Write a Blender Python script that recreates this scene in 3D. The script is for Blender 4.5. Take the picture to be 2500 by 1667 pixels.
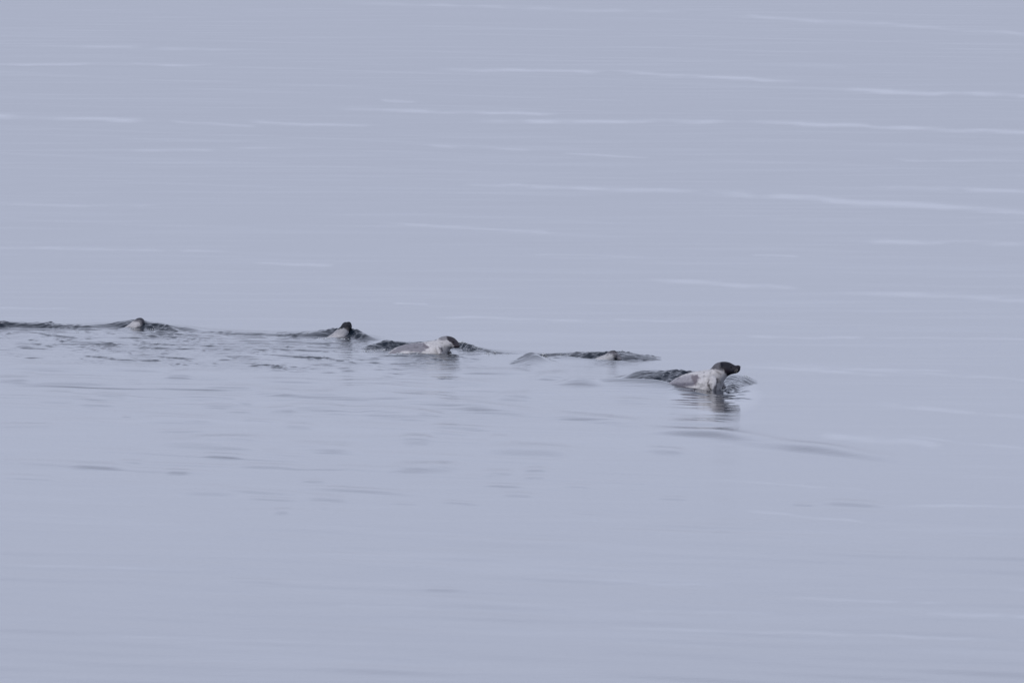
import bpy, math, random
import numpy as np
from mathutils import Vector

for o in list(bpy.data.objects):
    bpy.data.objects.remove(o, do_unlink=True)
S = bpy.context.scene
C = S.collection

# ------------------------------------------------------------------ camera
CAM_H = 8.0                       # eye height of somebody on a small ship's deck
F = 400.0 / 36.0 * 2500.0         # focal length in pixels of the 2500 px wide photograph
HOR = -927.0                      # row of the horizon, above the frame
PITCH = math.atan((833.5 - HOR) / F)
cam_data = bpy.data.cameras.new('camera')
cam_data.lens = 400.0
cam_data.sensor_width = 36.0
cam_data.clip_start = 1.0
cam_data.clip_end = 40000.0
cam = bpy.data.objects.new('camera', cam_data)
C.objects.link(cam)
cam.location = (0, 0, CAM_H)
cam.rotation_euler = (math.pi / 2 - PITCH, 0, 0)
S.camera = cam

# ------------------------------------------------------------------ overcast sky
SUN_EL, SUN_ROT = math.radians(38), math.radians(205)
world = bpy.data.worlds.new('World')
S.world = world
world.use_nodes = True
nt = world.node_tree
nt.nodes.clear()
N = nt.nodes.new
L = nt.links.new
w_out = N('ShaderNodeOutputWorld')
bg = N('ShaderNodeBackground')
bg.inputs['Strength'].default_value = 0.1
sky = N('ShaderNodeTexSky')
sky.sky_type = 'NISHITA'
sky.sun_disc = False
sky.sun_elevation = SUN_EL
sky.sun_rotation = SUN_ROT
sky.dust_density = 3.0
tc = N('ShaderNodeTexCoord')
sep = N('ShaderNodeSeparateXYZ')
L(tc.outputs['Generated'], sep.inputs[0])
ramp = N('ShaderNodeValToRGB')        # cloud deck; made-up bright low band and dimmer top set the water's tones
SKYC = [(0.000, (5.90, 6.38, 8.11)), (0.038, (6.46, 6.98, 8.88)), (0.063, (6.98, 7.55, 9.60)), (0.098, (8.16, 8.82, 11.22)), (0.125, (8.40, 9.08, 11.56)), (0.170, (7.41, 8.02, 10.20)), (0.240, (5.81, 6.28, 7.99)), (0.420, (4.20, 4.54, 5.78)), (0.900, (3.40, 3.67, 4.67))]
cr = ramp.color_ramp
while len(cr.elements) < len(SKYC):
    cr.elements.new(0.5)
for e, (p_, c_) in zip(cr.elements, SKYC):
    e.position = p_
    e.color = (*[v / 10 for v in c_], 1)
L(sep.outputs['Z'], ramp.inputs[0])
deck = N('ShaderNodeMix')
deck.data_type = 'RGBA'
deck.blend_type = 'MULTIPLY'
deck.inputs[0].default_value = 1.0
L(ramp.outputs['Color'], deck.inputs[6])
deck.inputs[7].default_value = (10, 10, 10, 1)
mixs = N('ShaderNodeMix')
mixs.data_type = 'RGBA'
mixs.inputs[0].default_value = 0.93
L(sky.outputs['Color'], mixs.inputs[6])
L(deck.outputs[2], mixs.inputs[7])
L(mixs.outputs[2], bg.inputs['Color'])
L(bg.outputs[0], w_out.inputs[0])

sun_d = bpy.data.lights.new('sun', 'SUN')
sun_d.energy = 1.1
sun_d.angle = math.radians(25)
sun_d.color = (1.0, 0.96, 0.92)
sun = bpy.data.objects.new('sun', sun_d)
C.objects.link(sun)
sd = Vector((math.sin(SUN_ROT) * math.cos(SUN_EL), math.cos(SUN_ROT) * math.cos(SUN_EL), math.sin(SUN_EL)))
sun.rotation_euler = sd.to_track_quat('Z', 'Y').to_euler()

S.view_settings.view_transform = 'Standard'
S.view_settings.look = 'None'
S.view_settings.exposure = 0.0
S.view_settings.gamma = 1.0
S.view_settings.use_curve_mapping = False

# ------------------------------------------------------------------ survey of the photograph
FWD = np.array([0, math.cos(PITCH), -math.sin(PITCH)])
UP = np.array([0, math.sin(PITCH), math.cos(PITCH)])
RT = np.array([1.0, 0, 0])
EYE = np.array([0, 0, CAM_H])


def ray(px, py):
    return FWD * F + RT * (px - 1250.0) + UP * (833.5 - py)


def at(px, py, Y):
    """the point of the vertical plane at distance Y seen in pixel px, py"""
    d = ray(px, py)
    return EYE + d * (Y / d[1])


def dist(py, z=0.0):
    """distance of the level z surface seen in row py"""
    d = ray(1250.0, py)
    return d[1] * (z - CAM_H) / d[2]


def project(X, Y, Z):
    vx, vy, vz = X, Y, Z - CAM_H
    df = vy * FWD[1] + vz * FWD[2]
    du = vy * UP[1] + vz * UP[2]
    return 1250.0 + F * vx / df, 833.5 - F * du / df


# ------------------------------------------------------------------ noise
def vnoise(x, y, seed):
    """smooth value noise, -1..1"""
    rs = np.random.RandomState(seed)
    T = rs.rand(256, 256) * 2 - 1
    xi = np.floor(x).astype(int)
    yi = np.floor(y).astype(int)
    fx = x - xi
    fy = y - yi
    fx = fx * fx * fx * (fx * (fx * 6 - 15) + 10)
    fy = fy * fy * fy * (fy * (fy * 6 - 15) + 10)
    a = T[xi % 256, yi % 256]
    b = T[(xi + 1) % 256, yi % 256]
    c = T[xi % 256, (yi + 1) % 256]
    d = T[(xi + 1) % 256, (yi + 1) % 256]
    return (a * (1 - fx) + b * fx) * (1 - fy) + (c * (1 - fx) + d * fx) * fy


def ss(t):
    t = np.clip(t, 0, 1)
    return t * t * (3 - 2 * t)


# ------------------------------------------------------------------ water surface
def steps(segs):
    out = []
    for a, b, h in segs:
        n = max(1, int(round((b - a) / h)))
        out.append(np.linspace(a, b, n, endpoint=False))
    return np.concatenate(out)


Ys = np.concatenate([-np.geomspace(3000, 1, 12), steps([(0, 78, 3.0), (78, 98, 0.12), (98, 113.6, 0.06), (113.6, 131.5, 0.022), (131.5, 145, 0.12), (145, 262, 0.28)]),
                     np.geomspace(262, 30000, 60)])
half = steps([(0, 5.95, 0.0125)])
side = np.concatenate([half, np.arange(5.95, 11, 0.12), np.geomspace(11, 9000, 40)])
Xs = np.concatenate([-side[:0:-1], side])
GX, GY = np.meshgrid(Xs, Ys)
Z = np.zeros_like(GX)
INF = (np.abs(GX) < 12) & (GY > 78) & (GY < 262)
rows = np.where((Ys > 78) & (Ys < 262))[0]
cols = np.where(np.abs(Xs) < 12)[0]
r0, r1, c0, c1 = rows[0], rows[-1] + 1, cols[0], cols[-1] + 1
X = GX[r0:r1, c0:c1]
Y = GY[r0:r1, c0:c1]
PX, PY = project(X, Y, 0.0)       # where each bit of still water lies in the photograph's survey

# ridges: crest drawn through (x, row, height in m, front length m, back length m, roughness)
def ridge(pts, soft=0.0):
    pts = np.array(pts, float)
    D = np.array([dist(p[1], p[2]) for p in pts])
    WX = np.array([(p[0] - 1250.0) / F * d for p, d in zip(pts, D)])
    xq = X[0]
    def ip(v):
        return np.interp(xq, WX, v)
    Dc, H, Lf, Lb, R = ip(D), ip(pts[:, 2]), ip(pts[:, 3]), ip(pts[:, 4]), ip(pts[:, 5])
    # soften the corners of the drawn crest
    k = np.ones(9) / 9.0
    Dc = np.convolve(np.pad(Dc, 4, 'edge'), k, 'valid')
    H = np.convolve(np.pad(H, 4, 'edge'), k, 'valid')
    H = H * ((xq >= WX[0]) & (xq <= WX[-1]))
    t = (Dc[None, :] - Y)
    tf = np.clip(t / Lf[None, :], 0, 1)
    tb = np.clip(-t / Lb[None, :], 0, 1)
    prof = np.where(t >= 0, 1 - (tf * tf * (3 - 2 * tf)), 1 - ss(tb))
    if soft:
        prof = np.where(t >= 0, np.exp(-2.6 * tf) * (1 - tf ** 3), prof)
    z = H[None, :] * prof
    r = R[None, :] * np.where(t >= 0, ss((1 - tf) * 4), ss((1 - tb) * 1.4)) * (H[None, :] > 0.001)
    return z, r


RIDGES = [
    # dark back line of the wake, from the left edge to the second seal
    ([(-60, 786, .050, .40, .8, .8), (0, 785, .055, .42, .8, .9), (60, 789, .045, .30, .8, .6), (105, 790, .040, .28, .8, .7), (140, 795, .028, .25, .8, .5),
      (200, 795, .025, .35, .9, .35), (262, 790, .035, .40, .9, .3), (290, 786, .055, .40, .9, .7), (318, 784, .065, .45, .9, .9), (352, 786, .065, .5, .9, .9), (392, 790, .055, .40, .9, .9),
      (420, 796, .040, .35, .9, .5), (460, 799, .040, .5, .9, .12), (490, 806, .022, .5, .9, .1), (540, 810, .018, .35, .9, .3),
      (620, 813, .020, .25, .9, .4), (680, 815, .018, .25, .9, .3), (740, 813, .030, .32, .9, .4), (790, 807, .055, .40, .9, .6),
      (825, 803, .075, .45, .9, .9), (862, 804, .085, .50, .8, 1.0), (885, 812, .060, .45, .8, .7), (908, 822, .030, .4, .8, .2), (940, 828, .0, .3, .7, .1)], 0),
    # the small dark peak left of the second-biggest seal and the broken line behind its back
    ([(875, 852, .0, .3, .6, .2), (905, 842, .030, .35, .6, .3), (930, 832, .060, .4, .6, .8), (943, 828.5, .075, .42, .6, 1.0), (960, 833, .055, .35, .6, 1.0), (1000, 835, .045, .3, .6, 1.0),
      (1050, 832, .045, .25, .6, .9), (1080, 833, .040, .2, .6, .8), (1112, 834, .045, .22, .6, .9), (1130, 839, .045, .25, .6, 1.1), (1150, 845, .035, .25, .6, 1.0),
      (1175, 848, .030, .22, .6, 1.0), (1200, 856, .015, .2, .6, .8), (1250, 861, .008, .2, .6, .3), (1290, 861, .0, .2, .6, .1)], 0),
    # peak right of the first seal
    ([(372, 812, .0, .3, .4, .2), (395, 801, .035, .25, .4, .8), (411, 797.5, .050, .28, .4, .9), (425, 803, .035, .28, .4, .3), (446, 813, .006, .3, .4, .05), (470, 815, .0, .3, .4, .05)], 0),
    ([(330, 822, .0, .3, .5, .1), (350, 819, .018, .3, .5, .1), (375, 811, .042, .32, .5, .1), (392, 807, .050, .5, .5, .05), (410, 809, .044, .8, .5, .03), (435, 815, .020, .9, .5, .0), (480, 817, .012, .8, .5, .0), (560, 820, .0, .8, .5, .0)], 0),
    ([(352, 824, .0, .3, .5, .1), (368, 815, .036, .28, .5, .15), (376, 813.5, .040, .28, .5, .15), (390, 823, .0, .3, .5, .05)], 0),
    # smooth pointed wavelet between the seals
    ([(1242, 888, .0, .5, .5, .1), (1254, 880.5, .018, .8, .4, .2), (1275, 867, .062, 1.2, .4, .2), (1292, 858.5, .095, 1.7, .35, .1), (1299, 857, .100, 2.0, .35, .03),
      (1308, 861, .082, 2.0, .35, .0), (1322, 870, .044, 1.8, .4, .0), (1342, 880, .012, 1.6, .4, .0), (1370, 886, .0, 1.0, .4, .0)], 1),
    ([(1284, 888, .0, .3, .3, .0), (1298, 876, .034, .9, .2, .03), (1309, 867, .062, 1.2, .2, .05), (1320, 872, .045, 1.3, .25, .0), (1345, 883, .010, 1.2, .4, .0), (1360, 886, .0, 1.2, .4, .0)], 1),
    # water behind the fourth seal
    ([(1296, 865, .0, .2, .6, .3), (1310, 863.5, .022, .15, .6, .8), (1350, 863, .030, .22, .6, .9), (1400, 861, .045, .34, .6, .9), (1440, 860.5, .055, .42, .6, 1.0), (1485, 861, .06, .5, .6, 1.1), (1520, 862, .06, .55, .6, 1.2),
      (1550, 864, .050, .5, .6, 1.2), (1575, 868, .035, .4, .6, 1.1), (1597, 873, .015, .3, .6, .9), (1615, 878, .0, .3, .6, .5)], 0),
    # pale crest in front of it
    ([(1330, 870, .0, .8, .3, .0), (1360, 868.5, .020, .9, .3, .0), (1390, 869.5, .024, 1.0, .3, .0), (1425, 875, .020, 1.0, .3, .0), (1460, 877, .026, 1.2, .25, .0), (1490, 879, .032, 1.3, .25, .0), (1515, 881.5, .026, 1.2, .3, .0), (1550, 887, .0, 1.0, .3, .0)], 1),
    # water behind the leading seal
    ([(1500, 925, .0, .5, .6, .0), (1520, 922, .015, .5, .6, .02), (1537, 912, .050, .6, .6, .1), (1552, 906.5, .070, .65, .6, .35), (1570, 904.5, .080, .7, .6, .9), (1620, 905.5, .080, .75, .6, 1.1), (1670, 907, .075, .8, .6, 1.1),
      (1720, 906, .06, .8, .6, 1.1), (1752, 909, .07, 1.2, .6, 1.0), (1775, 912, .095, 1.4, .6, .8), (1797, 914, .085, 1.2, .35, .9), (1812, 917, .065, .9, .35, .9), (1825, 921, .048, .7, .6, 1.2), (1838, 928, .020, .4, .6, .9), (1850, 934, .0, .3, .6, .4)], 0),
    # pale shoulder of water in front of its tail
    ([(1380, 928, .0, 1.5, .5, .0), (1440, 925.5, .020, 1.6, .4, .0), (1500, 925, .042, 1.9, .35, .0), (1560, 925.5, .055, 2.0, .3, .0), (1600, 927, .058, 2.0, .3, .0), (1625, 931.5, .054, 1.8, .3, .0),
      (1655, 940.5, .048, 1.6, .25, .0), (1690, 948, .034, 1.4, .2, .0), (1725, 951.5, .018, 1.2, .2, .0), (1760, 957, .0, 1.0, .3, .0)], 1),
    # low water lapping in front of the other seals
    ([(925, 872, .0, 1.0, .3, .0), (950, 864, .024, 1.2, .22, .02), (990, 861.5, .034, 1.5, .2, .03), (1040, 862.5, .032, 1.6, .2, .03), (1085, 863.5, .034, 1.5, .2, .2), (1120, 865, .022, 1.3, .3, .1), (1160, 870, .0, 1.0, .3, .0)], 1),
    ([(760, 829, .0, .6, .3, .0), (785, 823.5, .020, .8, .2, .02), (830, 822.5, .026, 1.0, .2, .12), (862, 822, .026, 1.0, .2, .2), (885, 822, .012, .8, .3, .0), (905, 826, .0, .6, .3, .0)], 1),
    ([(285, 805, .0, .5, .3, .0), (300, 800, .018, .7, .2, .02), (335, 799.5, .022, .8, .2, .02), (360, 800, .016, .7, .2, .02), (385, 804, .0, .5, .3, .0)], 1),
    # thin broken crests trailing through the wake
    ([(195, 868, .0, .07, .2, .1), (240, 870, .012, .07, .2, .2), (262, 873, .006, .07, .2, .2), (290, 877, .014, .08, .2, .2), (325, 879, .006, .07, .2, .2), (360, 878, .013, .08, .2, .2), (415, 880, .0, .07, .2, .1)], 0),
    ([(40, 846, .0, .07, .2, .1), (60, 847, .013, .07, .2, .2), (100, 850, .010, .07, .2, .2), (128, 854, .0, .07, .2, .1)], 0),
    ([(370, 868, .0, .07, .2, .1), (400, 870, .008, .07, .2, .2), (445, 873, .012, .07, .2, .2), (475, 876, .0, .07, .2, .1)], 0),
    ([(555, 857, .0, .07, .2, .1), (640, 864, .004, .07, .2, .2), (720, 868, .010, .07, .2, .2), (760, 870, .015, .08, .2, .2), (805, 872, .010, .08, .2, .2), (820, 878, .008, .07, .2, .2), (850, 882, .0, .07, .2, .1)], 0),
    ([(600, 895, .0, .07, .2, .1), (628, 890, .010, .09, .2, .3), (655, 888, .014, .10, .2, .4), (685, 893, .012, .09, .2, .3), (702, 899, .0, .07, .2, .1)], 0),
    ([(0, 818, .004, .07, .2, .1), (50, 809, .005, .07, .2, .1), (85, 812, .008, .07, .2, .2), (125, 819, .013, .07, .2, .2), (170, 823, .006, .07, .2, .2), (190, 825, .0, .07, .2, .1)], 0),
    ([(880, 878, .0, .07, .2, .1), (950, 874, .008, .07, .2, .2), (1010, 873, .006, .07, .2, .1), (1060, 879, .012, .07, .2, .2), (1085, 883, .0, .07, .2, .1)], 0),
    # round hump below
    ([(1345, 941, .0, .6, .6, .0), (1375, 932, .020, .8, .6, .0), (1400, 924, .042, 1.1, .6, .0), (1418, 922, .048, 1.2, .6, .0), (1440, 925, .040, 1.1, .6, .0), (1465, 934, .018, .9, .6, .0), (1495, 944, .0, .6, .6, .0)], 0),
]
Zr = np.zeros_like(X)
ROUGH = np.zeros_like(X)
for pts, soft in RIDGES:
    z, r = ridge(pts, soft)
    Zr = (Zr ** 3 + z ** 3) ** (1 / 3.0)
    ROUGH = np.maximum(ROUGH, r)
Zw = Zr.copy()

# stirred band that the seals leave behind them, x grows along the wake
wake_top = np.interp(PX, [0, 140, 270, 420, 560, 700, 840, 960, 1130, 1300, 1500, 1650], [786, 796, 796, 806, 815, 820, 825, 845, 855, 868, 880, 930])
wake_bot = np.interp(PX, [0, 400, 700, 1000, 1200, 1300, 1650], [880, 890, 905, 895, 880, 880, 932])
dy_w = (PY - wake_top) / np.maximum(wake_bot - wake_top, 1)
stir = ss((dy_w + .02) * 8) * ss((1.25 - dy_w) * 2.2) * np.interp(PX, [-50, 900, 1150, 1260, 1330], [1, 1, .7, .25, 0])
patchy = vnoise(X * 1.3 + 7, Y * .55 + 3, 5) * .6 + vnoise(X * 3.1, Y * 1.3, 6) * .4
ROUGH = np.maximum(ROUGH, stir * (0.05 + .20 * ss(patchy * 1.6 + .1)))

# torn water right under the leading seal's throat
ROUGH = np.maximum(ROUGH, .8 * np.exp(-((PX - 1783) / 26) ** 4) * ss((PY - 914) / 6) * ss((966 - PY) / 14))
ROUGH = np.maximum(ROUGH, .45 * np.exp(-((PX - 1500) / 50) ** 4) * ss((PY - 876) / 4) * ss((900 - PY) / 10))

# short dark wavelets (x, row, half width, drop over the width, strength)
DASH = [(70, 848, 27, 3, 1), (125, 819, 14, 1, .9), (142, 831, 12, 3, 1.3), (90, 832, 8, 1, 1.1), (72, 831, 6, 0, 1), (165, 829, 8, 1, .9), (213, 827, 12, -1, .6), (112, 843, 13, 3, .9), (135, 840, 9, 0, .7),
        (193, 853, 12, -1, .7), (232, 856, 12, 3, .9), (240, 871, 14, 3, .9), (200, 876, 8, 2, .8), (270, 875, 18, 3, .9), (157, 873, 6, 1, .6), (190, 892, 8, 1, .6), (50, 795, 14, 5, 1.1), (122, 796, 12, 3, 1.3),
        (208, 802, 14, 0, .9), (215, 813, 16, 3, .9), (260, 812, 8, 1, .6), (345, 836, 14, 0, .7), (352, 848, 12, -1, 1), (370, 853, 10, 2, .7), (385, 850, 12, 1, .6), (405, 862, 12, 0, .7), (315, 861, 5, 2, 1.1), (342, 864, 8, 0, .5),
        (355, 802, 5, 0, 1), (360, 878, 22, 1, .8), (322, 881, 18, 2, .8), (437, 874, 10, 2, 1), (460, 880, 10, 1, .7), (438, 888, 12, -2, .9), (420, 893, 12, 4, 1.1), (452, 892, 9, 0, .9), (497, 855, 8, 2, .8), (540, 853, 22, -1, .6),
        (548, 878, 15, 0, 1.1), (525, 887, 12, 2, .8), (487, 885, 10, 0, .6), (700, 828, 36, 0, 1.2), (655, 826, 18, 2, .8), (800, 833, 10, 1, .7), (757, 845, 10, 0, .6), (725, 848, 12, 1, .5), (703, 847, 7, 3, .7), (678, 850, 14, -2, .7), (797, 860, 10, 0, 1.1),
        (745, 867, 18, -1, .7), (780, 871, 24, 2, 1.4), (755, 874, 10, 2, .9), (800, 878, 14, 3, .7), (840, 878, 12, 1, .6), (860, 876, 10, 2, .5), (655, 896, 28, 2, 1.2), (640, 890, 20, -2, .7), (690, 895, 10, 3, .8), (693, 901, 5, 1, .8),
        (835, 899, 14, 0, .6), (645, 850, 8, 1, .8), (905, 872, 24, -1, .7), (980, 874, 30, 1, .8), (1065, 880, 20, 2, 1.1), (1020, 873, 24, 0, .6), (1150, 867, 24, -1, .7), (1180, 896, 16, 2, .7), (1010, 892, 8, 0, .4), (950, 872, 16, 1, .8),
        (870, 823, 14, -3, 1.0), (900, 850, 10, 0, .9), (925, 852, 8, 1, .8), (1115, 852, 12, 0, .9), (1170, 858, 14, 1, 1.1), (1090, 866, 30, 0, .6), (1335, 878, 10, -1, .9), (1358, 875, 8, 0, .7), (1530, 885, 20, 0, .5),
        (845, 826, 14, -1, .7), (340, 802, 8, 0, .8), (15, 824, 12, 3, .5), (20, 862, 12, 2, .4), (1642, 1010, 8, 1, .5), (1678, 957, 24, 1, 1.1), (1695, 963, 26, 2, .8), (1816, 956, 16, 0, .8), (1806, 963, 14, 1, .7), (1812, 973, 20, 1, .7), (1775, 965, 20, 0, .8), (1715, 1024, 16, 1, .35), (1760, 1026, 22, 2, .35), (1765, 1052, 20, 1, .35), (1760, 1059, 24, 2, .3), (1798, 946, 14, -2, .8)]


def window(wx, rx, wy, ry):
    a, b = np.searchsorted(X[0], [wx - rx, wx + rx])
    c, d = np.searchsorted(Y[:, 0], [wy - ry, wy + ry])
    sl = (slice(c, d), slice(a, b))
    return sl, X[sl], Y[sl]


rd = random.Random(8)
for _ in range(70):
    x_ = rd.uniform(0, 1150)
    t_ = float(np.interp(x_, [0, 400, 700, 960, 1150], [805, 820, 828, 866, 872]))
    y_ = rd.uniform(t_, t_ + 70)
    DASH.append((x_, y_, rd.uniform(6, 26), rd.uniform(-1, 3), rd.uniform(.25, .8)))
for (cx, cy, hw, tilt, s) in DASH:
    D0 = dist(cy)
    wx = (cx - 1250) / F * D0
    w = hw / F * D0 * 1.45
    slope = tilt / hw * D0 / CAM_H                             # metres of depth per metre of width
    sl, Xv, Yv = window(wx, w * 1.5, D0, 1.0 + abs(slope) * w * 1.5)
    u = (Xv - wx) / w
    v = (Yv - D0) + slope * (Xv - wx)
    L_ = 0.05
    v = v + .10 * vnoise(Xv * 4 + cx, Yv * .5, int(cx)) + .05 * vnoise(Xv * 13 + cx, Yv, int(cx) + 1)
    prof = np.where(v < 0, np.exp(-(v / L_) ** 2), np.exp(-(v / .13) ** 2)) * np.exp(-np.abs(u) ** 2.4 * 1.6) * (1 + .5 * vnoise(Xv * 11, Yv * 3, int(cx)))
    Zw[sl] += 0.0090 * s * prof

# low smooth lens-shaped undulations in the foreground: (x, row, half width, half height, drop)
LENS = [(1690, 1064, 90, 6, 5, .7), (20, 935, 38, 5, 2, .8), (326, 933, 20, 2, 0, .9), (431, 925, 28, 6, 0, 1), (60, 916, 22, 2, 1, .8), (205, 923, 20, 2, 1, .9), (148, 984, 60, 5, 1, 1), (230, 992, 45, 4, -1, 1), (138, 966, 30, 4, 1, .8), (270, 970, 40, 4, 2, .8), (510, 976, 70, 5, 3, 1), (592, 986, 20, 3, 1, 1),
        (541, 994, 40, 4, 1, 1), (582, 1007, 28, 3, 1, 1.1), (684, 1006, 30, 5, 1, 1.1), (663, 964, 45, 5, 3, 1.1), (790, 976, 110, 8, 4, 1), (775, 1005, 70, 8, 4, 1), (893, 961, 75, 9, 1, 1), (960, 1018, 75, 10, 5, 1.1),
        (1051, 1017, 30, 5, 1, .9), (1000, 975, 80, 6, 0, 1.1), (1071, 994, 130, 8, 6, 1.1), (1122, 1048, 60, 4, 4, 1), (1092, 1060, 50, 3, 4, .9), (551, 1078, 65, 6, 1, 1.2), (495, 1094, 110, 9, 5, 1), (541, 1119, 40, 5, 1, 1),
        (780, 1101, 75, 8, 3, 1.2), (690, 1115, 60, 5, 2, .7), (725, 1045, 35, 5, 2, 1), (633, 1030, 45, 3, 3, 1), (439, 1032, 80, 7, 2, .9), (434, 1055, 60, 3, -1, .9), (306, 1018, 12, 2, 0, 1), (1015, 1082, 32, 7, 1, 1.2), (1041, 1150, 70, 8, 2, 1.2), (429, 1157, 25, 4, 0, 1), (311, 1130, 28, 3, 1, 1.1),
        (653, 1142, 60, 4, 2, 1), (765, 1147, 60, 2, 1, 1.3), (127, 1140, 110, 5, 3, -.9), (230, 1145, 60, 5, 1, .8), (66, 1170, 60, 4, 4, .6), (200, 1035, 90, 4, 4, .7), (60, 1045, 70, 4, 0, .8), (796, 1221, 45, 5, 3, .8),
        (658, 1220, 55, 3, 2, .8), (612, 1201, 110, 4, 8, .8), (510, 1208, 60, 5, 2, .6), (888, 1201, 110, 4, 7, .8), (985, 1230, 30, 2, 1, .8), (1122, 1229, 40, 3, 3, .9), (790, 1242, 12, 5, 1, .6), (685, 1254, 16, 5, 0, .4), (765, 1176, 26, 3, 0, .9),
        (1348, 925, 30, 6, -2, 1), (1256, 975, 38, 6, -1, 1.3), (1220, 1010, 80, 7, 6, 1.2), (1450, 1030, 95, 7, 10, 1.2), (1292, 1109, 90, 9, 5, 1.2), (1307, 1151, 25, 4, 0, 1.2), (1305, 1167, 25, 3, 0, 1.1),
        (1215, 1161, 35, 5, 0, 1.3), (1414, 1189, 32, 3, 2, 1), (1231, 1188, 40, 3, 1, 1), (1266, 1212, 35, 4, 1, 1), (1220, 1076, 22, 5, 1, 1.1), (1629, 1110, 38, 6, 2, .9), (1644, 1219, 32, 3, 1, .9), (1705, 1037, 70, 4, 1, .7),
        (1760, 1070, 110, 7, 8, .8), (1920, 1095, 150, 8, 17, .8), (2060, 1112, 120, 7, 14, .1), (2088, 1234, 60, 5, 3, .9), (1965, 1234, 25, 3, 1, .7), (1200, 915, 80, 6, 2, 1), (1130, 940, 60, 5, 3, 1), (900, 935, 60, 3, -1, .8), (560, 950, 60, 4, 1, .8), (700, 935, 70, 4, 1, .7), (1545, 983, 40, 4, 2, .6),
        (330, 908, 80, 7, 2, .7), (480, 915, 60, 5, 2, .6), (120, 903, 90, 6, 2, .7), (140, 940, 120, 7, 4, .8), (1440, 1255, 40, 2, 2, .6), (1080, 1440, 40, 3, 1, .5), (620, 1420, 60, 3, 2, .3)]
LT = np.zeros_like(X)
for i, (cx, cy, hw, hh, tilt, s) in enumerate(LENS):
    D0 = dist(cy)
    wx = (cx - 1250) / F * D0
    w = hw / F * D0 * 1.15
    Ld = hh * D0 * D0 / (F * CAM_H)
    slope = tilt / hw * D0 / CAM_H
    sl, Xv, Yv = window(wx, w * 1.6, D0, 4.5 * Ld + abs(slope) * w * 1.6)
    u = (Xv - wx) / w
    v = (Yv - D0) + slope * (Xv - wx)
    v = v + .25 * Ld * vnoise(Xv * 3 + i, Yv * .7, 40 + i)
    t = np.clip(v / (Ld * 1.15), -1, 1)                            # near edge -1, crest +1, then a longer fall behind
    rise = ss((t + 1) / 2)
    fall = 1 - ss((v - Ld * 1.15) / (2.8 * Ld))
    LT[sl] += 0.050 * Ld * (.65 + .35 * s) * rise * fall * np.exp(-u ** 4)
Zw = Zw + LT

# the spent wake: overlapping soft wavelets between the drawn ones
SPENT = ss((PY - 880) / 40) * ss((1260 - PY) / 160) * np.interp(PX, [-100, 500, 900, 1400, 1900], [.35, .95, 1, .6, .0])

# band-limited ripples
rs = np.random.RandomState(11)


def waves(lmin, lmax, n, seed, bias=None, spread=math.pi):
    if lmax < .6:                                                  # short ripples only where the mesh can carry them
        c, d = np.searchsorted(Y[:, 0], [113.3, 131.8])
        a, b = np.searchsorted(X[0], [-6.2, 6.2])
        full = np.zeros_like(X)
        full[c:d, a:b] = _waves(X[c:d, a:b].astype(np.float32), Y[c:d, a:b].astype(np.float32), lmin, lmax, n, seed, bias, spread)
        return full
    return _waves(X.astype(np.float32), Y.astype(np.float32), lmin, lmax, n, seed, bias, spread)


def _waves(X, Y, lmin, lmax, n, seed, bias, spread):
    r = np.random.RandomState(seed)
    out = np.zeros_like(X)
    for i in range(n):
        lam = math.exp(r.uniform(math.log(lmin), math.log(lmax)))
        a = r.uniform(-spread, spread) + (0 if bias is None else bias)
        k = 2 * math.pi / lam
        out += lam * np.sin(k * (X * math.cos(a) + Y * math.sin(a)) + r.uniform(0, 6.28))
    return out / (2 * math.pi) / math.sqrt(n / 2.0)               # unit rms slope


fine = (Y > 113.3) & (Y < 131.8)
wob = .2 + .95 * ss(vnoise(X * 4.0, Y * 1.6, 9) * 1.1 + .45)
R1 = waves(.10, .42, 26, 1)
R2 = waves(.055, .14, 30, 2)
ROUGH_ = ROUGH * fine
Zw = Zw + ROUGH_ * wob * (R1 * 0.20 + R2 * .27)
# crests drawn out along the wake
Zw = Zw + stir * fine * (waves(.22, .55, 16, 24, math.pi / 2 - .35, .5) * .03 + waves(.12, .24, 12, 25, math.pi / 2 - .35, .6) * .02) * (.5 + .8 * ss(patchy * 1.5 + .5))
sp = waves(.7, 2.2, 26, 41, math.pi / 2 - .5, .45)
sp = np.clip(sp, -.02, .22) * (.5 + ss(vnoise(X * .5, Y * .16, 42) * 1.4 + .4))
Zw = Zw + SPENT * (sp * .026 + waves(.25, .59, 14, 43, math.pi / 2 - .5, .5) * .011)
# the near water is faintly ruffled too
Zw = Zw + ss((PY - 1180) / 150) * waves(.6, 1.6, 16, 44, math.pi / 2 - .5, .5) * .008
# calm water: very low, long undulations
Zw = Zw + waves(.9, 3.2, 20, 3) * 0.0028 + waves(3, 11, 16, 4) * 0.0022
# rings that break up the reflection in front of the leading seal
ring = np.exp(-((PX - 1745) / 80) ** 4) * ss((PY - 946) / 8) * ss((1030 - PY) / 50)
Zw = Zw + ring * (waves(.28, .59, 10, 21, math.pi / 2 - .3, .5) * (0.013 + .016 * vnoise(X * 2, Y * 1.5, 61)) + waves(.12, .2, 8, 22, math.pi / 2, .6) * .010) * fine
ring2 = np.exp(-((PX - 1050) / 110) ** 4) * ss((PY - 862) / 6) * ss((930 - PY) / 40)
Zw = Zw + ring2 * waves(.15, .4, 8, 23, math.pi / 2 + .2, .5) * 0.03 * fine

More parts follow.
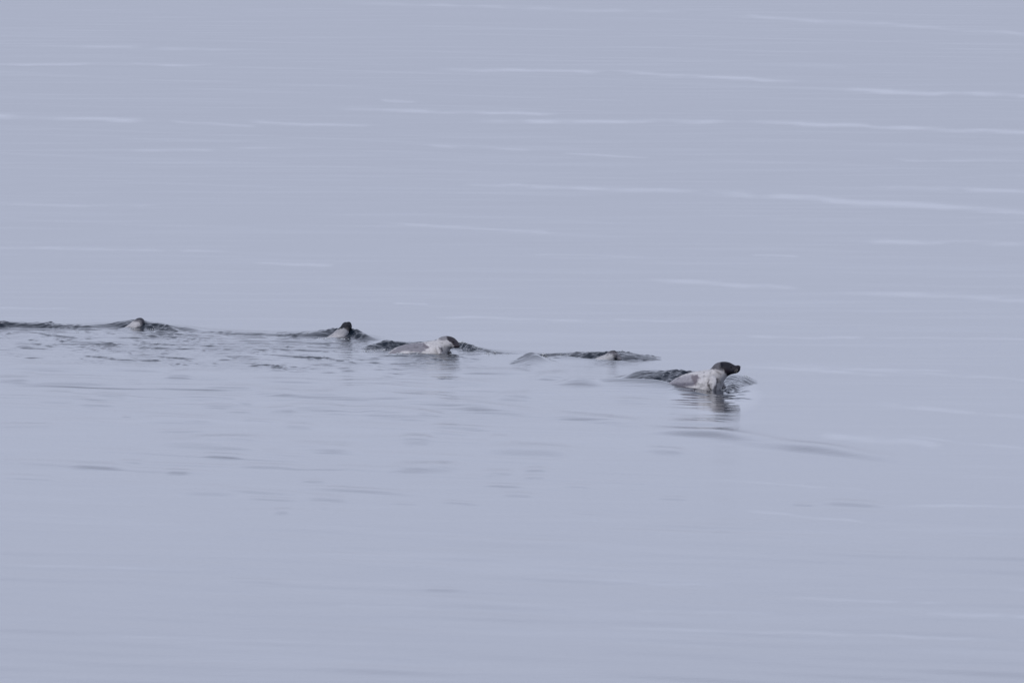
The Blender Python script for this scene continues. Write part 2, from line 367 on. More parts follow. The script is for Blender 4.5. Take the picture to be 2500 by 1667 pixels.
# slicks: long pale streaks where the surface is smoothest (x0, row0, x1, row1, half height, strength)
k_ = 2500 / 2352.0
SL = [(1750, 835, 2360, 872, 2, .4), (2050, 1000, 2360, 1030, 2, .4), (1600, 1100, 2000, 1125, 1.5, .3), (1300, 1330, 1700, 1345, 1.5, .35), (1750, 1370, 2200, 1385, 2, .5), (600, 1330, 1000, 1345, 1.5, .25), (0, 1290, 500, 1310, 2, .25), (200, 1460, 900, 1480, 2, .25), (780, 5, 1600, 30, 3, 1), (1600, 30, 2360, 78, 3, 1), (760, 248, 1290, 264, 2.5, 1), (1080, 281, 1700, 278, 3, 1), (1700, 278, 2360, 306, 3, 1), (0, 263, 380, 278, 3, 1), (380, 278, 600, 292, 2, .6),
      (1060, 424, 1620, 440, 2.5, .9), (1620, 440, 2360, 488, 4, 1.2), (1940, 554, 2360, 559, 3, 1.1), (1480, 641, 1850, 664, 3, 1.1), (1850, 664, 2360, 690, 4, 1), (1700, 771, 1990, 778, 2, 1), (1990, 776, 2330, 780, 2, .5),
      (990, 727, 1400, 738, 2, .8), (1400, 735, 1600, 738, 1.5, .6), (580, 604, 770, 609, 2, 1), (990, 160, 1400, 165, 2.5, 1), (1400, 165, 1860, 188, 2.5, .9), (1880, 206, 2360, 220, 3, 1), (0, 146, 520, 150, 2, .8), (0, 96, 560, 118, 3, .6), (860, 512, 1300, 534, 2, .8),
      (1880, 1000, 2170, 1022, 4, .8), (2100, 1406, 2360, 1416, 2.5, .9), (1380, 1440, 2300, 1467, 2, .5), (0, 566, 560, 578, 2, .7), (1990, 428, 2360, 440, 3, 1), (1720, 586, 1840, 590, 1.5, .8), (870, 230, 960, 236, 2, .6),
      (560, 280, 860, 290, 2, .8), (200, 346, 700, 342, 2, .6), (960, 332, 1240, 345, 2, .7), (1280, 352, 1500, 362, 1.5, .7), (900, 698, 990, 700, 1.5, .8), (0, 705, 190, 708, 1.5, .6), (0, 465, 380, 474, 2, .5), (1700, 840, 2050, 862, 2, .6), (1780, 845, 2200, 852, 2, .5),
      (2000, 925, 2360, 958, 3, .5), (1700, 1170, 2000, 1200, 2, .4), (2050, 1160, 2360, 1162, 2, .5), (2300, 1350, 2360, 1354, 2, .8), (2150, 1460, 2360, 1470, 2, .5), (1200, 585, 1500, 590, 1.5, .4), (1990, 366, 2360, 370, 2, .6), (2240, 510, 2360, 512, 2, .7), (1440, 1400, 1800, 1408, 2, .3), (760, 1388, 1000, 1395, 2, .3)]
slick = np.zeros_like(X)
jit = vnoise(PX / 90.0, PY / 25.0, 31) * 2.2 + vnoise(PX / 30.0, PY / 10.0, 32) * .8
feather = .55 + .45 * vnoise(PX / 60.0, PY / 9.0, 33)
for (x0, y0, x1, y1, hh, s) in SL:
    if x1 > 2300: x1, y1 = x1 + 260, y1 + (y1 - y0) / (x1 - x0) * 260      # runs on past the frame
    if x0 == 0: x0 = -200
    x0, y0, x1, y1 = x0 * k_, y0 * k_, x1 * k_, y1 * k_
    dm = dist((y0 + y1) / 2)
    c, d = np.searchsorted(Y[:, 0], [dist(max(y0, y1) + 16), dist(max(-300, min(y0, y1) - 16))])
    xa, xb = (x0 - 1310) / F * dist(y0) - .3, (x1 - 1190) / F * dist(y1) + .3
    a, b = np.searchsorted(X[0], [min(xa, xb), max(xa, xb)])
    sl = (slice(c, d), slice(a, b))
    t = (PX[sl] - x0) / (x1 - x0)
    yc = y0 + (y1 - y0) * t + jit[sl]
    m = np.exp(-((PY[sl] - yc) / (hh * 1.55)) ** 2) * ss(t * 5 + .1) * ss((1 - t) * 5 + .1)
    slick[sl] = np.maximum(slick[sl], m * s * feather[sl])
# fainter random ones, drawn out in world space at an angle to the line of sight
q = (X - .75 * (Y - 150) * .35)
rnd = vnoise(X * .22 + 30, Y * .9 + X * .75, 35)
slick = np.maximum(slick, .10 * ss((rnd - .4) * 3) * (1 - stir) * np.interp(PY, [300, 900, 1300], [1, .25, .6]))
slick = np.clip(slick * np.interp(PY, [750, 1000], [.75, 1.5]), 0, 1)
slick = np.maximum(slick, 1.0 * ss(1.6 - 1.6 * np.hypot((PX - 1745) / 130, (PY - 965) / 60)))

# fade everything to rest at the edges of the surveyed water
edge = ss((12 - np.abs(X)) / 3) * ss((262 - Y) / 60) * ss((Y - 78) / 5)
Z[r0:r1, c0:c1] = Zw * edge
RO = np.zeros_like(GX)
RO[r0:r1, c0:c1] = ROUGH
BRZ = np.ones_like(GX)
BRZ[r0:r1, c0:c1] = np.interp(PY, [300, 1100], [1, 0]) 
BRZ = np.clip(BRZ, 0, 1)
SLK = np.zeros_like(GX)
SLK[r0:r1, c0:c1] = slick * edge


def water_height(x, y):
    j = np.clip(np.searchsorted(Xs, x), 1, len(Xs) - 1)
    i = np.clip(np.searchsorted(Ys, y), 1, len(Ys) - 1)
    return float(Z[i, j])


def grid_mesh(name, gx, gy, gz):
    ny, nx = gx.shape
    me = bpy.data.meshes.new(name)
    co = np.stack([gx, gy, gz], -1).reshape(-1, 3).astype(np.float32)
    idx = np.arange(ny * nx).reshape(ny, nx)
    q = np.stack([idx[:-1, :-1], idx[:-1, 1:], idx[1:, 1:], idx[1:, :-1]], -1).reshape(-1, 4)
    nf = len(q)
    me.vertices.add(len(co))
    me.vertices.foreach_set('co', co.ravel())
    me.loops.add(nf * 4)
    me.loops.foreach_set('vertex_index', q.ravel().astype(np.int32))
    me.polygons.add(nf)
    me.polygons.foreach_set('loop_start', (np.arange(nf) * 4).astype(np.int32))
    me.polygons.foreach_set('loop_total', np.full(nf, 4, np.int32))
    me.polygons.foreach_set('use_smooth', np.ones(nf, bool))
    me.update()
    me.validate()
    return me


wm = grid_mesh('water', GX, GY, Z)
for nm, arr in (('ripple', RO), ('slick', SLK), ('breeze', BRZ)):
    a = wm.attributes.new(nm, 'FLOAT', 'POINT')
    a.data.foreach_set('value', arr.ravel().astype(np.float32))
water = bpy.data.objects.new('water', wm)
C.objects.link(water)
water['kind'] = 'structure'

# ------------------------------------------------------------------ materials
def new_mat(name):
    m = bpy.data.materials.new(name)
    m.use_nodes = True
    nodes, links = m.node_tree.nodes, m.node_tree.links
    return m, nodes, links.new, nodes['Principled BSDF']


mw, n, l, p = new_mat('sea_water')
p.inputs['Base Color'].default_value = (0.012, 0.020, 0.034, 1)
p.inputs['IOR'].default_value = 1.333
at1 = n.new('ShaderNodeAttribute'); at1.attribute_name = 'ripple'
at2 = n.new('ShaderNodeAttribute'); at2.attribute_name = 'slick'
tcw = n.new('ShaderNodeTexCoord')
# capillary ripples too small for the mesh
nz1 = n.new('ShaderNodeTexNoise'); nz1.inputs['Scale'].default_value = 9.0; nz1.inputs['Detail'].default_value = 4.0
l(tcw.outputs['Object'], nz1.inputs['Vector'])
mapn = n.new('ShaderNodeMapping')
mapn.inputs['Rotation'].default_value = (0, 0, math.radians(38))
mapn.inputs['Scale'].default_value = (.5, 2.2, 1)
l(tcw.outputs['Object'], mapn.inputs['Vector'])
nz2 = n.new('ShaderNodeTexNoise'); nz2.inputs['Scale'].default_value = .55; nz2.inputs['Detail'].default_value = 5.0; nz2.inputs['Roughness'].default_value = .6
l(mapn.outputs[0], nz2.inputs['Vector'])


def mth(op, a, b=None, clamp=False):
    k = n.new('ShaderNodeMath'); k.operation = op; k.use_clamp = clamp
    for i, v in enumerate((a, b)):
        if v is None: continue
        if isinstance(v, (int, float)): k.inputs[i].default_value = v
        else: l(v, k.inputs[i])
    return k.outputs[0]


calm = mth('SUBTRACT', mth('ADD', 0.75, mth('MULTIPLY', nz2.outputs[0], 0.5)), mth('MULTIPLY', at2.outputs['Fac'], 0.9), True)
at3 = n.new('ShaderNodeAttribute'); at3.attribute_name = 'breeze'
brz = mth('ADD', .105, mth('MULTIPLY', at3.outputs['Fac'], .025))
rough = mth('ADD', mth('ADD', 0.03, mth('MULTIPLY', calm, brz)), mth('MULTIPLY', at1.outputs['Fac'], 0.03))
l(rough, p.inputs['Roughness'])
bmp = n.new('ShaderNodeBump')
bmp.inputs['Distance'].default_value = 0.02
l(mth('ADD', mth('MULTIPLY', calm, 0.06), mth('MULTIPLY', at1.outputs['Fac'], 0.9)), bmp.inputs['Strength'])
l(nz1.outputs[0], bmp.inputs['Height'])
l(bmp.outputs[0], p.inputs['Normal'])
wm.materials.append(mw)

mf, n, l, p = new_mat('wet_seal_fur')
ca = n.new('ShaderNodeAttribute'); ca.attribute_name = 'coat_and_shade'
tcf = n.new('ShaderNodeTexCoord')
nf_ = n.new('ShaderNodeTexNoise'); nf_.inputs['Scale'].default_value = 38.0; nf_.inputs['Detail'].default_value = 5.0
l(tcf.outputs['Object'], nf_.inputs['Vector'])
mx = n.new('ShaderNodeMix'); mx.data_type = 'RGBA'; mx.blend_type = 'MULTIPLY'; mx.inputs[0].default_value = 1.0
rp = n.new('ShaderNodeValToRGB')
rp.color_ramp.elements[0].position = .3; rp.color_ramp.elements[0].color = (.82, .82, .83, 1)
rp.color_ramp.elements[1].position = .7; rp.color_ramp.elements[1].color = (1.05, 1.04, 1.03, 1)
l(nf_.outputs[0], rp.inputs[0])
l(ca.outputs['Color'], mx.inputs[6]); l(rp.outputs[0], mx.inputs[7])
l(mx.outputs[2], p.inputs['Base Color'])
p.inputs['Roughness'].default_value = 0.5
p.inputs['Specular IOR Level'].default_value = 0.14
nb = n.new('ShaderNodeTexNoise'); nb.inputs['Scale'].default_value = 90.0; nb.inputs['Detail'].default_value = 3.0
l(tcf.outputs['Object'], nb.inputs['Vector'])
bf = n.new('ShaderNodeBump'); bf.inputs['Strength'].default_value = .35; bf.inputs['Distance'].default_value = .006
l(nb.outputs[0], bf.inputs['Height']); l(bf.outputs[0], p.inputs['Normal'])
fur_mat = mf


def plain(name, col, rough, scale=60):
    m, n, l, p = new_mat(name)
    t = n.new('ShaderNodeTexCoord'); z = n.new('ShaderNodeTexNoise'); z.inputs['Scale'].default_value = scale
    l(t.outputs['Object'], z.inputs['Vector'])
    r = n.new('ShaderNodeValToRGB')
    r.color_ramp.elements[0].color = tuple(c * .75 for c in col) + (1,)
    r.color_ramp.elements[1].color = tuple(min(1, c * 1.2) for c in col) + (1,)
    l(z.outputs[0], r.inputs[0]); l(r.outputs[0], p.inputs['Base Color'])
    p.inputs['Roughness'].default_value = rough
    return m


eye_mat = plain('wet_dark_eye', (.008, .007, .008), .06)
nose_mat = plain('black_nose_leather', (.012, .012, .016), .3)
claw_mat = plain('horn_claw', (.05, .042, .04), .4)
foam_mat = plain('white_foam', (.76, .80, .86), .35)
whisk_mat = plain('pale_whisker', (.5, .47, .42), .5)


# ------------------------------------------------------------------ seals
def catmull(P, m):
    P = np.array(P, float)
    Q = np.vstack([2 * P[0] - P[1], P, 2 * P[-1] - P[-2]])
    out = []
    for i in range(1, len(Q) - 2):
        for k in range(m):
            t = k / m
            a, b, c, d = Q[i - 1], Q[i], Q[i + 1], Q[i + 2]
            out.append(.5 * (2 * b + (c - a) * t + (2 * a - 5 * b + 4 * c - d) * t * t + (3 * b - a - 3 * c + d) * t ** 3))
    out.append(Q[-2])
    return np.array(out)


def loft(st, D0, m=5, seg=28):
    """st: (x_top, row_top, x_bot, row_bot, half width px, depth offset m) stations"""
    st = catmull(st, m)
    V, Fc = [], []
    px = D0 / F
    for (xt, yt, xb, yb, w, dd) in st:
        Dd = D0 + dd
        a = at(xt, yt, Dd); b = at(xb, yb, Dd)
        c = (a + b) / 2; up = (a - b) / 2
        sv = np.array([0.0, 1.0, 0.0]) * max(w, .8) * px
        # turn the cross-section with the heading so that it stays square to the spine
        V.append((c, up, sv))
    cs = [v[0] for v in V]
    verts = []
    for i, (c, up, sv) in enumerate(V):
        tng = cs[min(i + 1, len(cs) - 1)] - cs[max(i - 1, 0)]
        s = np.cross(tng, up)
        ln = np.linalg.norm(s)
        s = s / ln if ln > 1e-9 else np.array([0, 1, 0])
        if s[1] < 0: s = -s
        s = s * np.linalg.norm(sv)
        for k in range(seg):
            f = 2 * math.pi * k / seg
            verts.append(c + up * math.cos(f) + s * math.sin(f))
    nr = len(V)
    for i in range(nr - 1):
        for k in range(seg):
            k2 = (k + 1) % seg
            Fc.append((i * seg + k, i * seg + k2, (i + 1) * seg + k2, (i + 1) * seg + k))
    Fc.append(tuple(range(seg)))
    Fc.append(tuple(reversed([(nr - 1) * seg + k for k in range(seg)])))
    return verts, Fc


def fuse(name, lofts, voxel=.0062, smooth=3):
    """closed lofts become one continuous skin"""
    V, Fc = [], []
    for v, f in lofts:
        o = len(V)
        V += [tuple(q) for q in v]
        Fc += [tuple(o + i for i in t) for t in f]
    me = bpy.data.meshes.new(name)
    me.from_pydata(V, [], Fc)
    import bmesh
    bm = bmesh.new(); bm.from_mesh(me); bmesh.ops.recalc_face_normals(bm, faces=bm.faces); bm.to_mesh(me); bm.free()
    ob = bpy.data.objects.new('tmp', me)
    C.objects.link(ob)
    r = ob.modifiers.new('r', 'REMESH'); r.mode = 'VOXEL'; r.voxel_size = voxel; r.use_smooth_shade = True
    s = ob.modifiers.new('s', 'SMOOTH'); s.factor = .5; s.iterations = smooth
    dg = bpy.context.evaluated_depsgraph_get()
    out = bpy.data.meshes.new_from_object(ob.evaluated_get(dg))
    bpy.data.objects.remove(ob, do_unlink=True)
    out.name = name
    return out


def mesh_obj(name, me, mat, parent):
    o = bpy.data.objects.new(name, me)
    C.objects.link(o)
    if mat and not me.materials: me.materials.append(mat)
    o.parent = parent
    o.matrix_parent_inverse = parent.matrix_world.inverted() if parent else o.matrix_parent_inverse
    return o


def ball(c, r, seg=12, squash=(1, 1, 1)):
    import bmesh
    bm = bmesh.new()
    bmesh.ops.create_uvsphere(bm, u_segments=seg, v_segments=seg // 2 + 2, radius=1.0)
    for v in bm.verts:
        v.co = Vector((v.co.x * r * squash[0] + c[0], v.co.y * r * squash[1] + c[1], v.co.z * r * squash[2] + c[2]))
    for f in bm.faces: f.smooth = True
    me = bpy.data.meshes.new('m'); bm.to_mesh(me); bm.free()
    return me


def cone_path(pts, rad):
    V, Fc = [], []
    seg = 8
    pts = [np.array(p) for p in pts]
    for i, (p_, r) in enumerate(zip(pts, rad)):
        t = pts[min(i + 1, len(pts) - 1)] - pts[max(i - 1, 0)]
        t = t / np.linalg.norm(t)
        a = np.cross(t, [0, 0, 1.0]) if abs(t[2]) < .9 else np.cross(t, [1.0, 0, 0])
        a /= np.linalg.norm(a); b = np.cross(t, a)
        for k in range(seg):
            f = 2 * math.pi * k / seg
            V.append(tuple(p_ + (a * math.cos(f) + b * math.sin(f)) * r))
    for i in range(len(pts) - 1):
        for k in range(seg):
            Fc.append((i * seg + k, i * seg + (k + 1) % seg, (i + 1) * seg + (k + 1) % seg, (i + 1) * seg + k))
    Fc.append(tuple(range(seg))); Fc.append(tuple((len(pts) - 1) * seg + k for k in range(seg)))
    me = bpy.data.meshes.new('m'); me.from_pydata(V, [], Fc)
    for f in me.polygons: f.use_smooth = True
    return me


PALE = np.array([.67, .665, .69])
GREY = np.array([.32, .305, .34])
MAUVE = np.array([.18, .155, .185])
DARK = np.array([.010, .010, .019])
DKBR = np.array([.026, .020, .028])


def inside(px, py, poly, soft=1.5):
    """signed softness-limited membership in a polygon"""
    poly = np.array(poly, float)
    n_ = len(poly)
    ins = np.zeros(px.shape, bool)
    dmin = np.full(px.shape, 1e9)
    for i in range(n_):
        x0, y0 = poly[i]; x1, y1 = poly[(i + 1) % n_]
        c = ((y0 > py) != (y1 > py)) & (px < (x1 - x0) * (py - y0) / ((y1 - y0) if y1 != y0 else 1e-9) + x0)
        ins ^= c
        ex, ey = x1 - x0, y1 - y0
        t = np.clip(((px - x0) * ex + (py - y0) * ey) / (ex * ex + ey * ey), 0, 1)
        dmin = np.minimum(dmin, np.hypot(px - x0 - t * ex, py - y0 - t * ey))
    sd_ = np.where(ins, dmin, -dmin)
    return ss(sd_ / (2 * soft) + .5)


def paint(me, layers):
    co = np.zeros(len(me.vertices) * 3)
    me.vertices.foreach_get('co', co)
    co = co.reshape(-1, 3)
    px, py = project(co[:, 0], co[:, 1], co[:, 2])
    nx_ = vnoise(co[:, 0] * 60, co[:, 2] * 60, 51) * 1.6 + vnoise(co[:, 0] * 25, co[:, 2] * 25 + co[:, 1] * 25, 52) * 1.8
    ny_ = vnoise(co[:, 0] * 60 + 9, co[:, 2] * 60, 53) * 1.3
    col = np.tile(PALE, (len(co), 1))
    col = col * (.97 + .12 * vnoise(co[:, 0] * 18, co[:, 1] * 18 + co[:, 2] * 22, 54) + .10 * vnoise(co[:, 0] * 7, co[:, 1] * 7 + co[:, 2] * 9, 56))[:, None]
    for poly, c, soft, amt in layers:
        m = (inside(px + nx_, py + ny_, poly, soft) * amt)[:, None]
        col = col * (1 - m) + np.array(c) * m
    spots = ss((vnoise(co[:, 0] * 30, co[:, 1] * 30 + co[:, 2] * 40, 55) - .5) * 4)[:, None] * .30
    col = col * (1 - spots)
    a = me.color_attributes.new('coat_and_shade', 'FLOAT_COLOR', 'POINT')
    rgba = np.concatenate([col, np.ones((len(col), 1))], 1).astype(np.float32)
    a.data.foreach_set('color', rgba.ravel())


def seal(label, base_px, lofts, layers, D0, eye=None, nose=None, claws=(), whiskers=None):
    root = bpy.data.objects.new('harp_seal', None)
    C.objects.link(root)
    b = at(base_px[0], base_px[1], D0)
    root.location = (b[0], b[1], 0.0)
    root['label'] = label
    root['category'] = 'seal'
    root['group'] = 'harp seals swimming in a line'
    bpy.context.view_layer.update()
    me = fuse('body', [loft(s, D0 + dz, m, seg) for (s, dz, m, seg) in lofts])
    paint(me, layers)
    body = mesh_obj('body', me, fur_mat, root)
    if eye:
        for (ex, ey, dd, r) in eye:
            mesh_obj('eye', ball(at(ex, ey, D0 + dd), r, 12), eye_mat, root)
    if nose:
        ex, ey, dd, r = nose
        mesh_obj('nose', ball(at(ex, ey, D0 + dd), r, 12, (.7, 1.1, .75)), nose_mat, root)
    for (x0, y0, x1, y1, dd) in claws:
        a = at(x0, y0, D0 + dd); c = at(x1, y1, D0 + dd - .006)
        mid = (a + c) / 2 + np.array([0, -.006, .002])
        mesh_obj('claw', cone_path([a, mid, c], [.0045, .0035, .0008]), claw_mat, root)
    if whiskers:
        for (x0, y0, x1, y1, dd, de) in whiskers:
            a = at(x0, y0, D0 + dd); c = at(x1, y1, D0 + de)
            mid = (a + c) / 2 + np.array([0, 0, .01])
            mesh_obj('whisker', cone_path([a, mid, c], [.0011, .0008, .0003]), whisk_mat, root)
    return root


# 1: the leading seal, head high, muzzle to the right
D5 = dist(951)
s5 = [(1556, 992, 1554, 996, 3, .50), (1590, 962, 1584, 992, 13, .42), (1615, 946, 1600, 998, 22, .37), (1637, 934, 1620, 1005, 31, .31), (1659, 920, 1645, 1015, 42, .25), (1680, 911, 1668, 1024, 50, .19), (1701, 906, 1697, 1030, 55, .13),
      (1718, 903.2, 1727, 1025, 54, .08), (1731, 901.5, 1747, 995, 46, .04), (1736, 899, 1757, 960, 36, .02), (1739.5, 894.5, 1767, 932, 28, .0), (1746, 888.0, 1774, 921, 25, -.01), (1756, 884.3, 1780, 916, 23, -.02),
      (1768, 883.2, 1785, 913.5, 21, -.03), (1779, 885, 1790, 912.5, 17, -.04), (1787.5, 889.2, 1794.5, 911.5, 13, -.05), (1795, 892.0, 1797.5, 911.5, 11, -.06), (1801.5, 891.2, 1803, 908.5, 9.5, -.065), (1805, 892.2, 1805.8, 905.5, 7, -.068), (1807, 895.5, 1807, 901.5, 3, -.07)]
flip5 = [(1736, 915, 1748, 922, 4, -.13), (1731.5, 924, 1750, 929, 5, -.18), (1729.5, 933, 1748.5, 938, 5, -.203), (1729.5, 941, 1745, 946, 4, -.214), (1731.5, 947, 1741, 952.5, 3, -.218), (1735, 951.5, 1738, 953.5, 1, -.22)]
far5 = [(1752, 922, 1762, 926, 4, .16), (1757, 934, 1770, 938, 4, .2), (1764, 950, 1776, 953, 3, .24), (1770, 962, 1778, 964, 1, .26)]
hind5 = [(1572, 970, 1566, 986, 8, .47), (1548, 984, 1540, 998, 14, .52), (1524, 996, 1518, 1010, 16, .56), (1510, 1008, 1508, 1012, 5, .58)]
head5 = [(1762, 878), (1757, 886), (1758, 896), (1768, 904), (1774, 914), (1776, 925), (1800, 925), (1815, 900), (1812, 880)]
nape5 = [(1735, 902), (1733, 893), (1745, 880), (1766, 878), (1764, 906), (1754, 902)]
patch5 = [(1620, 938), (1640, 929), (1659, 921), (1680, 916.5), (1702, 916.5), (1708, 923), (1704, 928), (1705, 934), (1700, 939), (1690, 942), (1672, 944), (1664, 952), (1640, 948)]
claws5 = [(1731.5, 939, 1728.6, 940.5, -.228), (1731.8, 942, 1728.8, 943.5, -.228), (1732.2, 945, 1729.4, 946.8, -.228), (1733.2, 948, 1730.8, 949.6, -.228), (1735, 950, 1733.4, 951.8, -.243)]
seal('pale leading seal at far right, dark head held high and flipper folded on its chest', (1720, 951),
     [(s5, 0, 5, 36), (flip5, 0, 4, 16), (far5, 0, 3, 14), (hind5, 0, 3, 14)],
     [(patch5, (.33, .325, .38), 3, .75), ([(1640, 936), (1665, 934), (1702, 932), (1698, 939), (1688, 942), (1670, 944), (1662, 950), (1640, 945)], (.13, .125, .165), 4, .75), ([(1685, 915), (1702, 915.5), (1709, 923), (1704, 928), (1704, 936), (1698, 940), (1690, 930)], MAUVE, 3, .75), (nape5, (.12, .118, .14), 2.5, .95), (head5, DARK, 1.2, .97),  # dark lower flank layer: underside shade painted over the harp patch
      ([(1760, 900), (1772, 897), (1782, 906), (1786, 914), (1772, 912)], DKBR, 3, .8), ([(1776, 893), (1790, 897), (1797, 906), (1784, 906)], (.05, .052, .07), 3, .5),
      ([(1745, 903), (1753, 906), (1761, 913), (1759, 916), (1750, 910)], (.25, .23, .24), 1.3, .7), ([(1748, 924), (1753, 923), (1755, 934), (1750, 935)], (.12, .1, .11), 1.5, .8), ([(1731, 925), (1733, 925), (1730, 935), (1730, 946), (1727, 944), (1727.5, 934)], (.14, .12, .13), 1.0, .8), ([(1746, 939), (1751, 937), (1748, 951), (1740, 953)], (.14, .12, .13), 1.2, .7)],  # shade painted into the fur colour: collar fold, armpit and flipper outlines
     D5, eye=[(1785, 895.5, -.098, .009), (1787, 895.5, .03, .009)], nose=(1805.5, 895.5, -.072, .016), claws=claws5,
     whiskers=[(1801, 902, 1795, 910, -.1, -.16), (1801, 903, 1798, 911, -.1, -.15), (1800, 901, 1792, 908, -.1, -.17)])

# 2: second-biggest, body at the surface and muzzle dipped
D3 = dist(865)
s3 = [(918, 884, 917, 888, 3, .40), (940, 868, 937, 892, 12, .34), (963, 853.5, 955, 896, 24, .28), (980, 844, 972, 905, 36, .22), (1003, 838.5, 998, 920, 48, .16), (1030, 835.5, 1028, 930, 54, .1), (1050, 832, 1058, 925, 54, .05),
      (1064, 830, 1084, 900, 46, .0), (1070, 826, 1094, 866, 34, -.02), (1077, 822.6, 1100, 852, 27, -.03), (1088, 821, 1106, 848, 24, -.04), (1099, 822.8, 1110, 848.5, 20, -.05), (1107, 827.5, 1113, 849, 16, -.06),
      (1113, 832.5, 1116, 849, 12, -.07), (1118, 838, 1119.5, 849, 9, -.08), (1122, 843, 1122, 848, 4, -.08)]
flip3 = [(1064, 842, 1078, 844, 4, -.19), (1062, 850, 1078, 852, 5, -.225), (1066, 858, 1080, 859, 4, -.24), (1070, 865, 1080, 866, 3, -.25), (1074, 872, 1078, 872, 1, -.25)]
far3 = [(1088, 850, 1096, 852, 4, .1), (1094, 860, 1104, 862, 4, .1), (1100, 872, 1108, 873, 2, .1)]
patch3 = [(940, 872), (963, 853), (980, 843), (1003, 838.5), (1032, 836.5), (1041, 842), (1047, 848.5), (1042, 851.5), (1036, 851.5), (1036, 856), (1030, 857), (1029, 861.5), (1024, 861), (1020, 858.5), (1005, 858), (990, 856), (975, 860), (965, 880)]
seal('pale seal in mid line, long back at the surface, dark muzzle pushed into a splash', (1035, 865),
     [(s3, 0, 5, 36), (flip3, 0, 4, 14), (far3, 0, 3, 12)],
     [(patch3, (.27, .265, .31), 1.8, .9), ([(1032, 837), (1042, 843), (1048, 849), (1038, 852), (1034, 845)], MAUVE, 1.6, .55), ([(1069, 829), (1070, 820), (1093, 817), (1094, 829), (1080, 832)], (.26, .26, .29), 2.5, .9),
      ([(1091, 816), (1091, 826), (1097, 832), (1104, 840), (1108, 848), (1108, 858), (1135, 855), (1125, 825), (1105, 815)], (.035, .03, .042), 1.5, .97), ([(1072, 848), (1079, 848), (1080, 865), (1074, 866)], (.16, .15, .17), 2, .8), ([(1094, 858), (1102, 858), (1104, 868), (1092, 868)], DKBR, 2, .8)],  # last two layers paint the fore flippers' shadows onto the fur
     D3, eye=[(1107, 834, -.11, .008), (1109, 834, .02, .008)], nose=(1121.5, 845, -.085, .013))

# 3: small upright head, nearly black, turned away
D2 = dist(824)
s2 = [(768, 846, 767, 850, 4, -.10), (786, 832, 782, 856, 15, -.06), (801, 822, 801, 866, 25, -.02), (812, 814.5, 824, 858, 30, 0), (820, 806.5, 845, 833, 26, .02), (826, 801.5, 850, 819, 20, .03), (831, 797.5, 851.5, 810, 15, .04),
      (834.5, 792, 853.5, 803, 13, .05), (837.5, 788.5, 855.5, 798.5, 12.5, .05), (841.5, 786.3, 856.3, 794.5, 11, .05), (846.5, 786.2, 855.5, 791.5, 8, .05), (851, 788, 854, 790, 3, .05)]
muz2 = [(842, 788.5, 852, 801, 12, .04), (845, 790, 854.5, 801.5, 10, .10), (848, 793, 856, 802.5, 8, .15), (850.5, 796, 856.5, 803.5, 6.5, .19), (853, 799, 856, 803, 4, .215)]
hood2 = [(820, 803), (828, 799), (830, 780), (870, 780), (870, 806), (856, 812), (850, 806), (844, 801), (836, 801.5), (830, 803)]
seal('seal with a small black head raised upright on a grey neck, second from the left', (825, 824), [(s2, 0, 5, 32), (muz2, 0, 4, 20)],
     [([(815, 808), (822, 800), (852, 798), (852, 812), (846, 818), (826, 815)], (.24, .25, .27), 5, .8), ([(790, 830), (860, 830), (860, 800), (820, 802)], (.50, .50, .53), 5, .6), (hood2, (.022, .024, .034), 1.6, .98), ([(843, 800), (850, 798), (853, 806), (851, 810), (846, 806)], (.10, .09, .09), 1.6, .8)],
     D2, eye=[(856.5, 793, .075, .007)], nose=(855.5, 801, .215, .011))

# 4: far left seal
D1 = dist(802)
s1 = [(280, 818, 279, 822, 4, -.08), (297, 805, 294, 824, 14, -.05), (309, 797, 308, 836, 22, -.02), (316, 791.5, 322, 836, 27, 0), (322, 786, 340, 820, 26, .01), (327.5, 781.8, 349, 803, 20, .02), (331.5, 778.8, 351, 795, 16, .02),
      (336.5, 776.8, 351.5, 789.5, 13.5, .03), (342, 776.4, 351.2, 785.5, 11, .03), (347, 778.4, 350.4, 782.2, 5, .03)]
muz1 = [(333, 779, 349, 794, 12, .03), (338, 780, 351.5, 792, 9, .09), (343, 784, 353, 794, 7, .14), (347, 788, 353, 795, 5, .18), (350, 791, 352, 794, 2, .2)]
seal('seal at the far left of the line, low grey-capped head just above the swell', (330, 802), [(s1, 0, 5, 32), (muz1, 0, 4, 18)],
     [([(295, 806), (355, 806), (355, 780), (322, 785)], (.50, .50, .53), 4, .55), ([(326, 784.5), (326, 772), (360, 772), (358, 800), (349, 800), (346, 792), (339, 786.5)], (.15, .15, .175), 2.2, .9), ([(330, 781.5), (330, 772), (360, 772), (358, 794), (348.5, 792), (346, 784), (338, 780.5)], (.055, .057, .075), 2, .85)],
     D1, eye=[(351.5, 785, .05, .007)], nose=(352, 792, .195, .01))

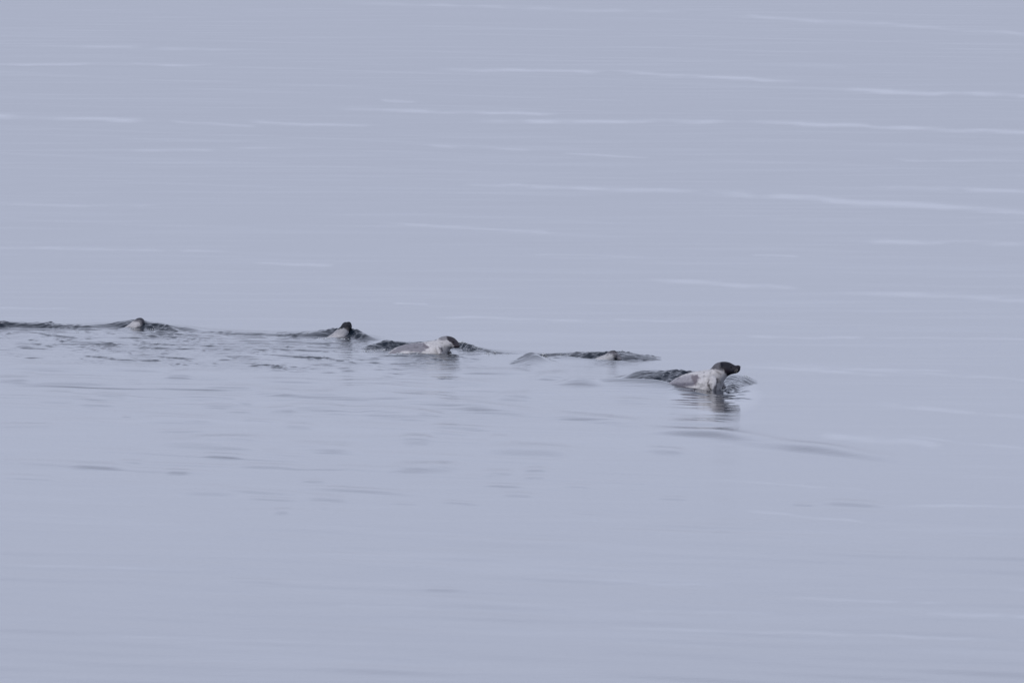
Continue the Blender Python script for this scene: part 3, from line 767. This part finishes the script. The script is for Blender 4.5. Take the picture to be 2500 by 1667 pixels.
# 5: the fourth seal, crown only
D4 = dist(880)
s4 = [(1422, 892, 1421, 896, 4, .10), (1438, 882, 1436, 902, 13, .08), (1451, 876, 1449, 908, 22, .06), (1464, 870.5, 1464, 914, 30, .04), (1476, 865.8, 1484, 912, 33, .03), (1482.5, 862, 1497, 900, 29, .02), (1486, 858.6, 1501, 884, 23, .0),
      (1491, 856.7, 1504, 876, 19, -.01), (1497, 857.3, 1507, 874, 16, -.02), (1502, 860.5, 1508, 876, 12, -.02), (1507, 864.5, 1512, 877, 9, -.03), (1512, 869.5, 1515, 879, 6, -.04), (1517, 876, 1517, 881, 3, -.05)]
seal('seal behind the leading one, only its rounded brown-grey crown and pale neck above the ripples', (1480, 880), [(s4, 0, 5, 32)],
     [([(1440, 885), (1500, 885), (1500, 860), (1478, 866)], (.52, .53, .56), 5, .75), ([(1481, 864.5), (1484, 850), (1530, 850), (1530, 885), (1499, 885), (1499, 868), (1490, 863.5)], (.17, .17, .20), 2.4, .9), ([(1483, 861), (1488, 853), (1500, 854), (1506, 862), (1498, 862), (1490, 859.5)], (.06, .055, .065), 1.2, .7)],
     D4, eye=[(1503, 867.5, -.06, .006)], nose=(1517, 878, -.05, .008))

# ------------------------------------------------------------------ foam and splash
rf = random.Random(4)
import bmesh
SPOT = [(1121, 836, 3, 5, 30, .006), (1126, 840, 5, 5, 30, .006), (1812, 917, 12, 3, 26, .004), (1826, 922, 9, 3, 22, .004), (1720, 954, 40, 1, 18, .003), (1040, 866, 50, 1.5, 34, .004), (975, 864, 12, 3, 30, .005), (1765, 945, 6, 8, 10, .003), (318, 802, 14, 1, 14, .004), (800, 825, 16, 1, 22, .005), (838, 827, 14, 1, 16, .004), (1470, 880, 20, 1, 12, .003), (1515, 868, 10, 3, 14, .003), (900, 851, 16, 3, 24, .004), (880, 808, 6, 3, 10, .003), (1085, 838, 20, 1, 6, .003), (1131, 838, 7, 5, 26, .007), (1139, 844, 9, 4, 26, .006), (1160, 850, 16, 4, 22, .004), (1190, 859, 8, 3, 14, .004), (1208, 858, 3, 2, 8, .005), (1326, 868, 7, 2, 20, .006), (750, 816, 5, 1.5, 8, .004), (190, 808, 5, 1, 6, .004), (159, 796, 6, 1, 6, .003),
        (1800, 914, 9, 2, 16, .003), (1820, 920, 9, 3, 16, .003), (1000, 864, 22, 2, 30, .004), (985, 858, 14, 3, 24, .004), (373, 802, 7, 1, 12, .004), (860, 802, 3, 3, 8, .003), (935, 849, 12, 2, 20, .004), (1785, 913, 4, 1, 8, .004), (1235, 861, 12, 1, 10, .003), (1370, 868, 14, 1, 10, .003)]
bm = bmesh.new()
for (cx, cy, sx, sy, n_, r) in SPOT:
    D0 = dist(cy)
    for i in range(n_):
        x = rf.gauss(cx, sx * .55); y = rf.gauss(cy, sy * .5)
        Dd = dist(y + 4)
        pnt = at(x, y + 4, Dd)
        wz = water_height(pnt[0], pnt[1])
        rr = r * rf.uniform(.4, 1.3)
        lift = rf.random() ** 3 * sy * .006
        res = bmesh.ops.create_icosphere(bm, subdivisions=1, radius=1.0)
        st_ = rf.uniform(1, 2.6)
        for v in res['verts']:
            v.co = Vector((v.co.x * rr * st_ + pnt[0], v.co.y * rr * 1.6 + pnt[1], v.co.z * rr * .7 + wz + lift))
for f in bm.faces: f.smooth = True
me = bpy.data.meshes.new('foam'); bm.to_mesh(me); bm.free()
me.materials.append(foam_mat)
foam = bpy.data.objects.new('foam', me); C.objects.link(foam)
foam['kind'] = 'stuff'
foam['label'] = 'white flecks of foam and spray thrown up along the wake of the seals'
foam['category'] = 'foam'
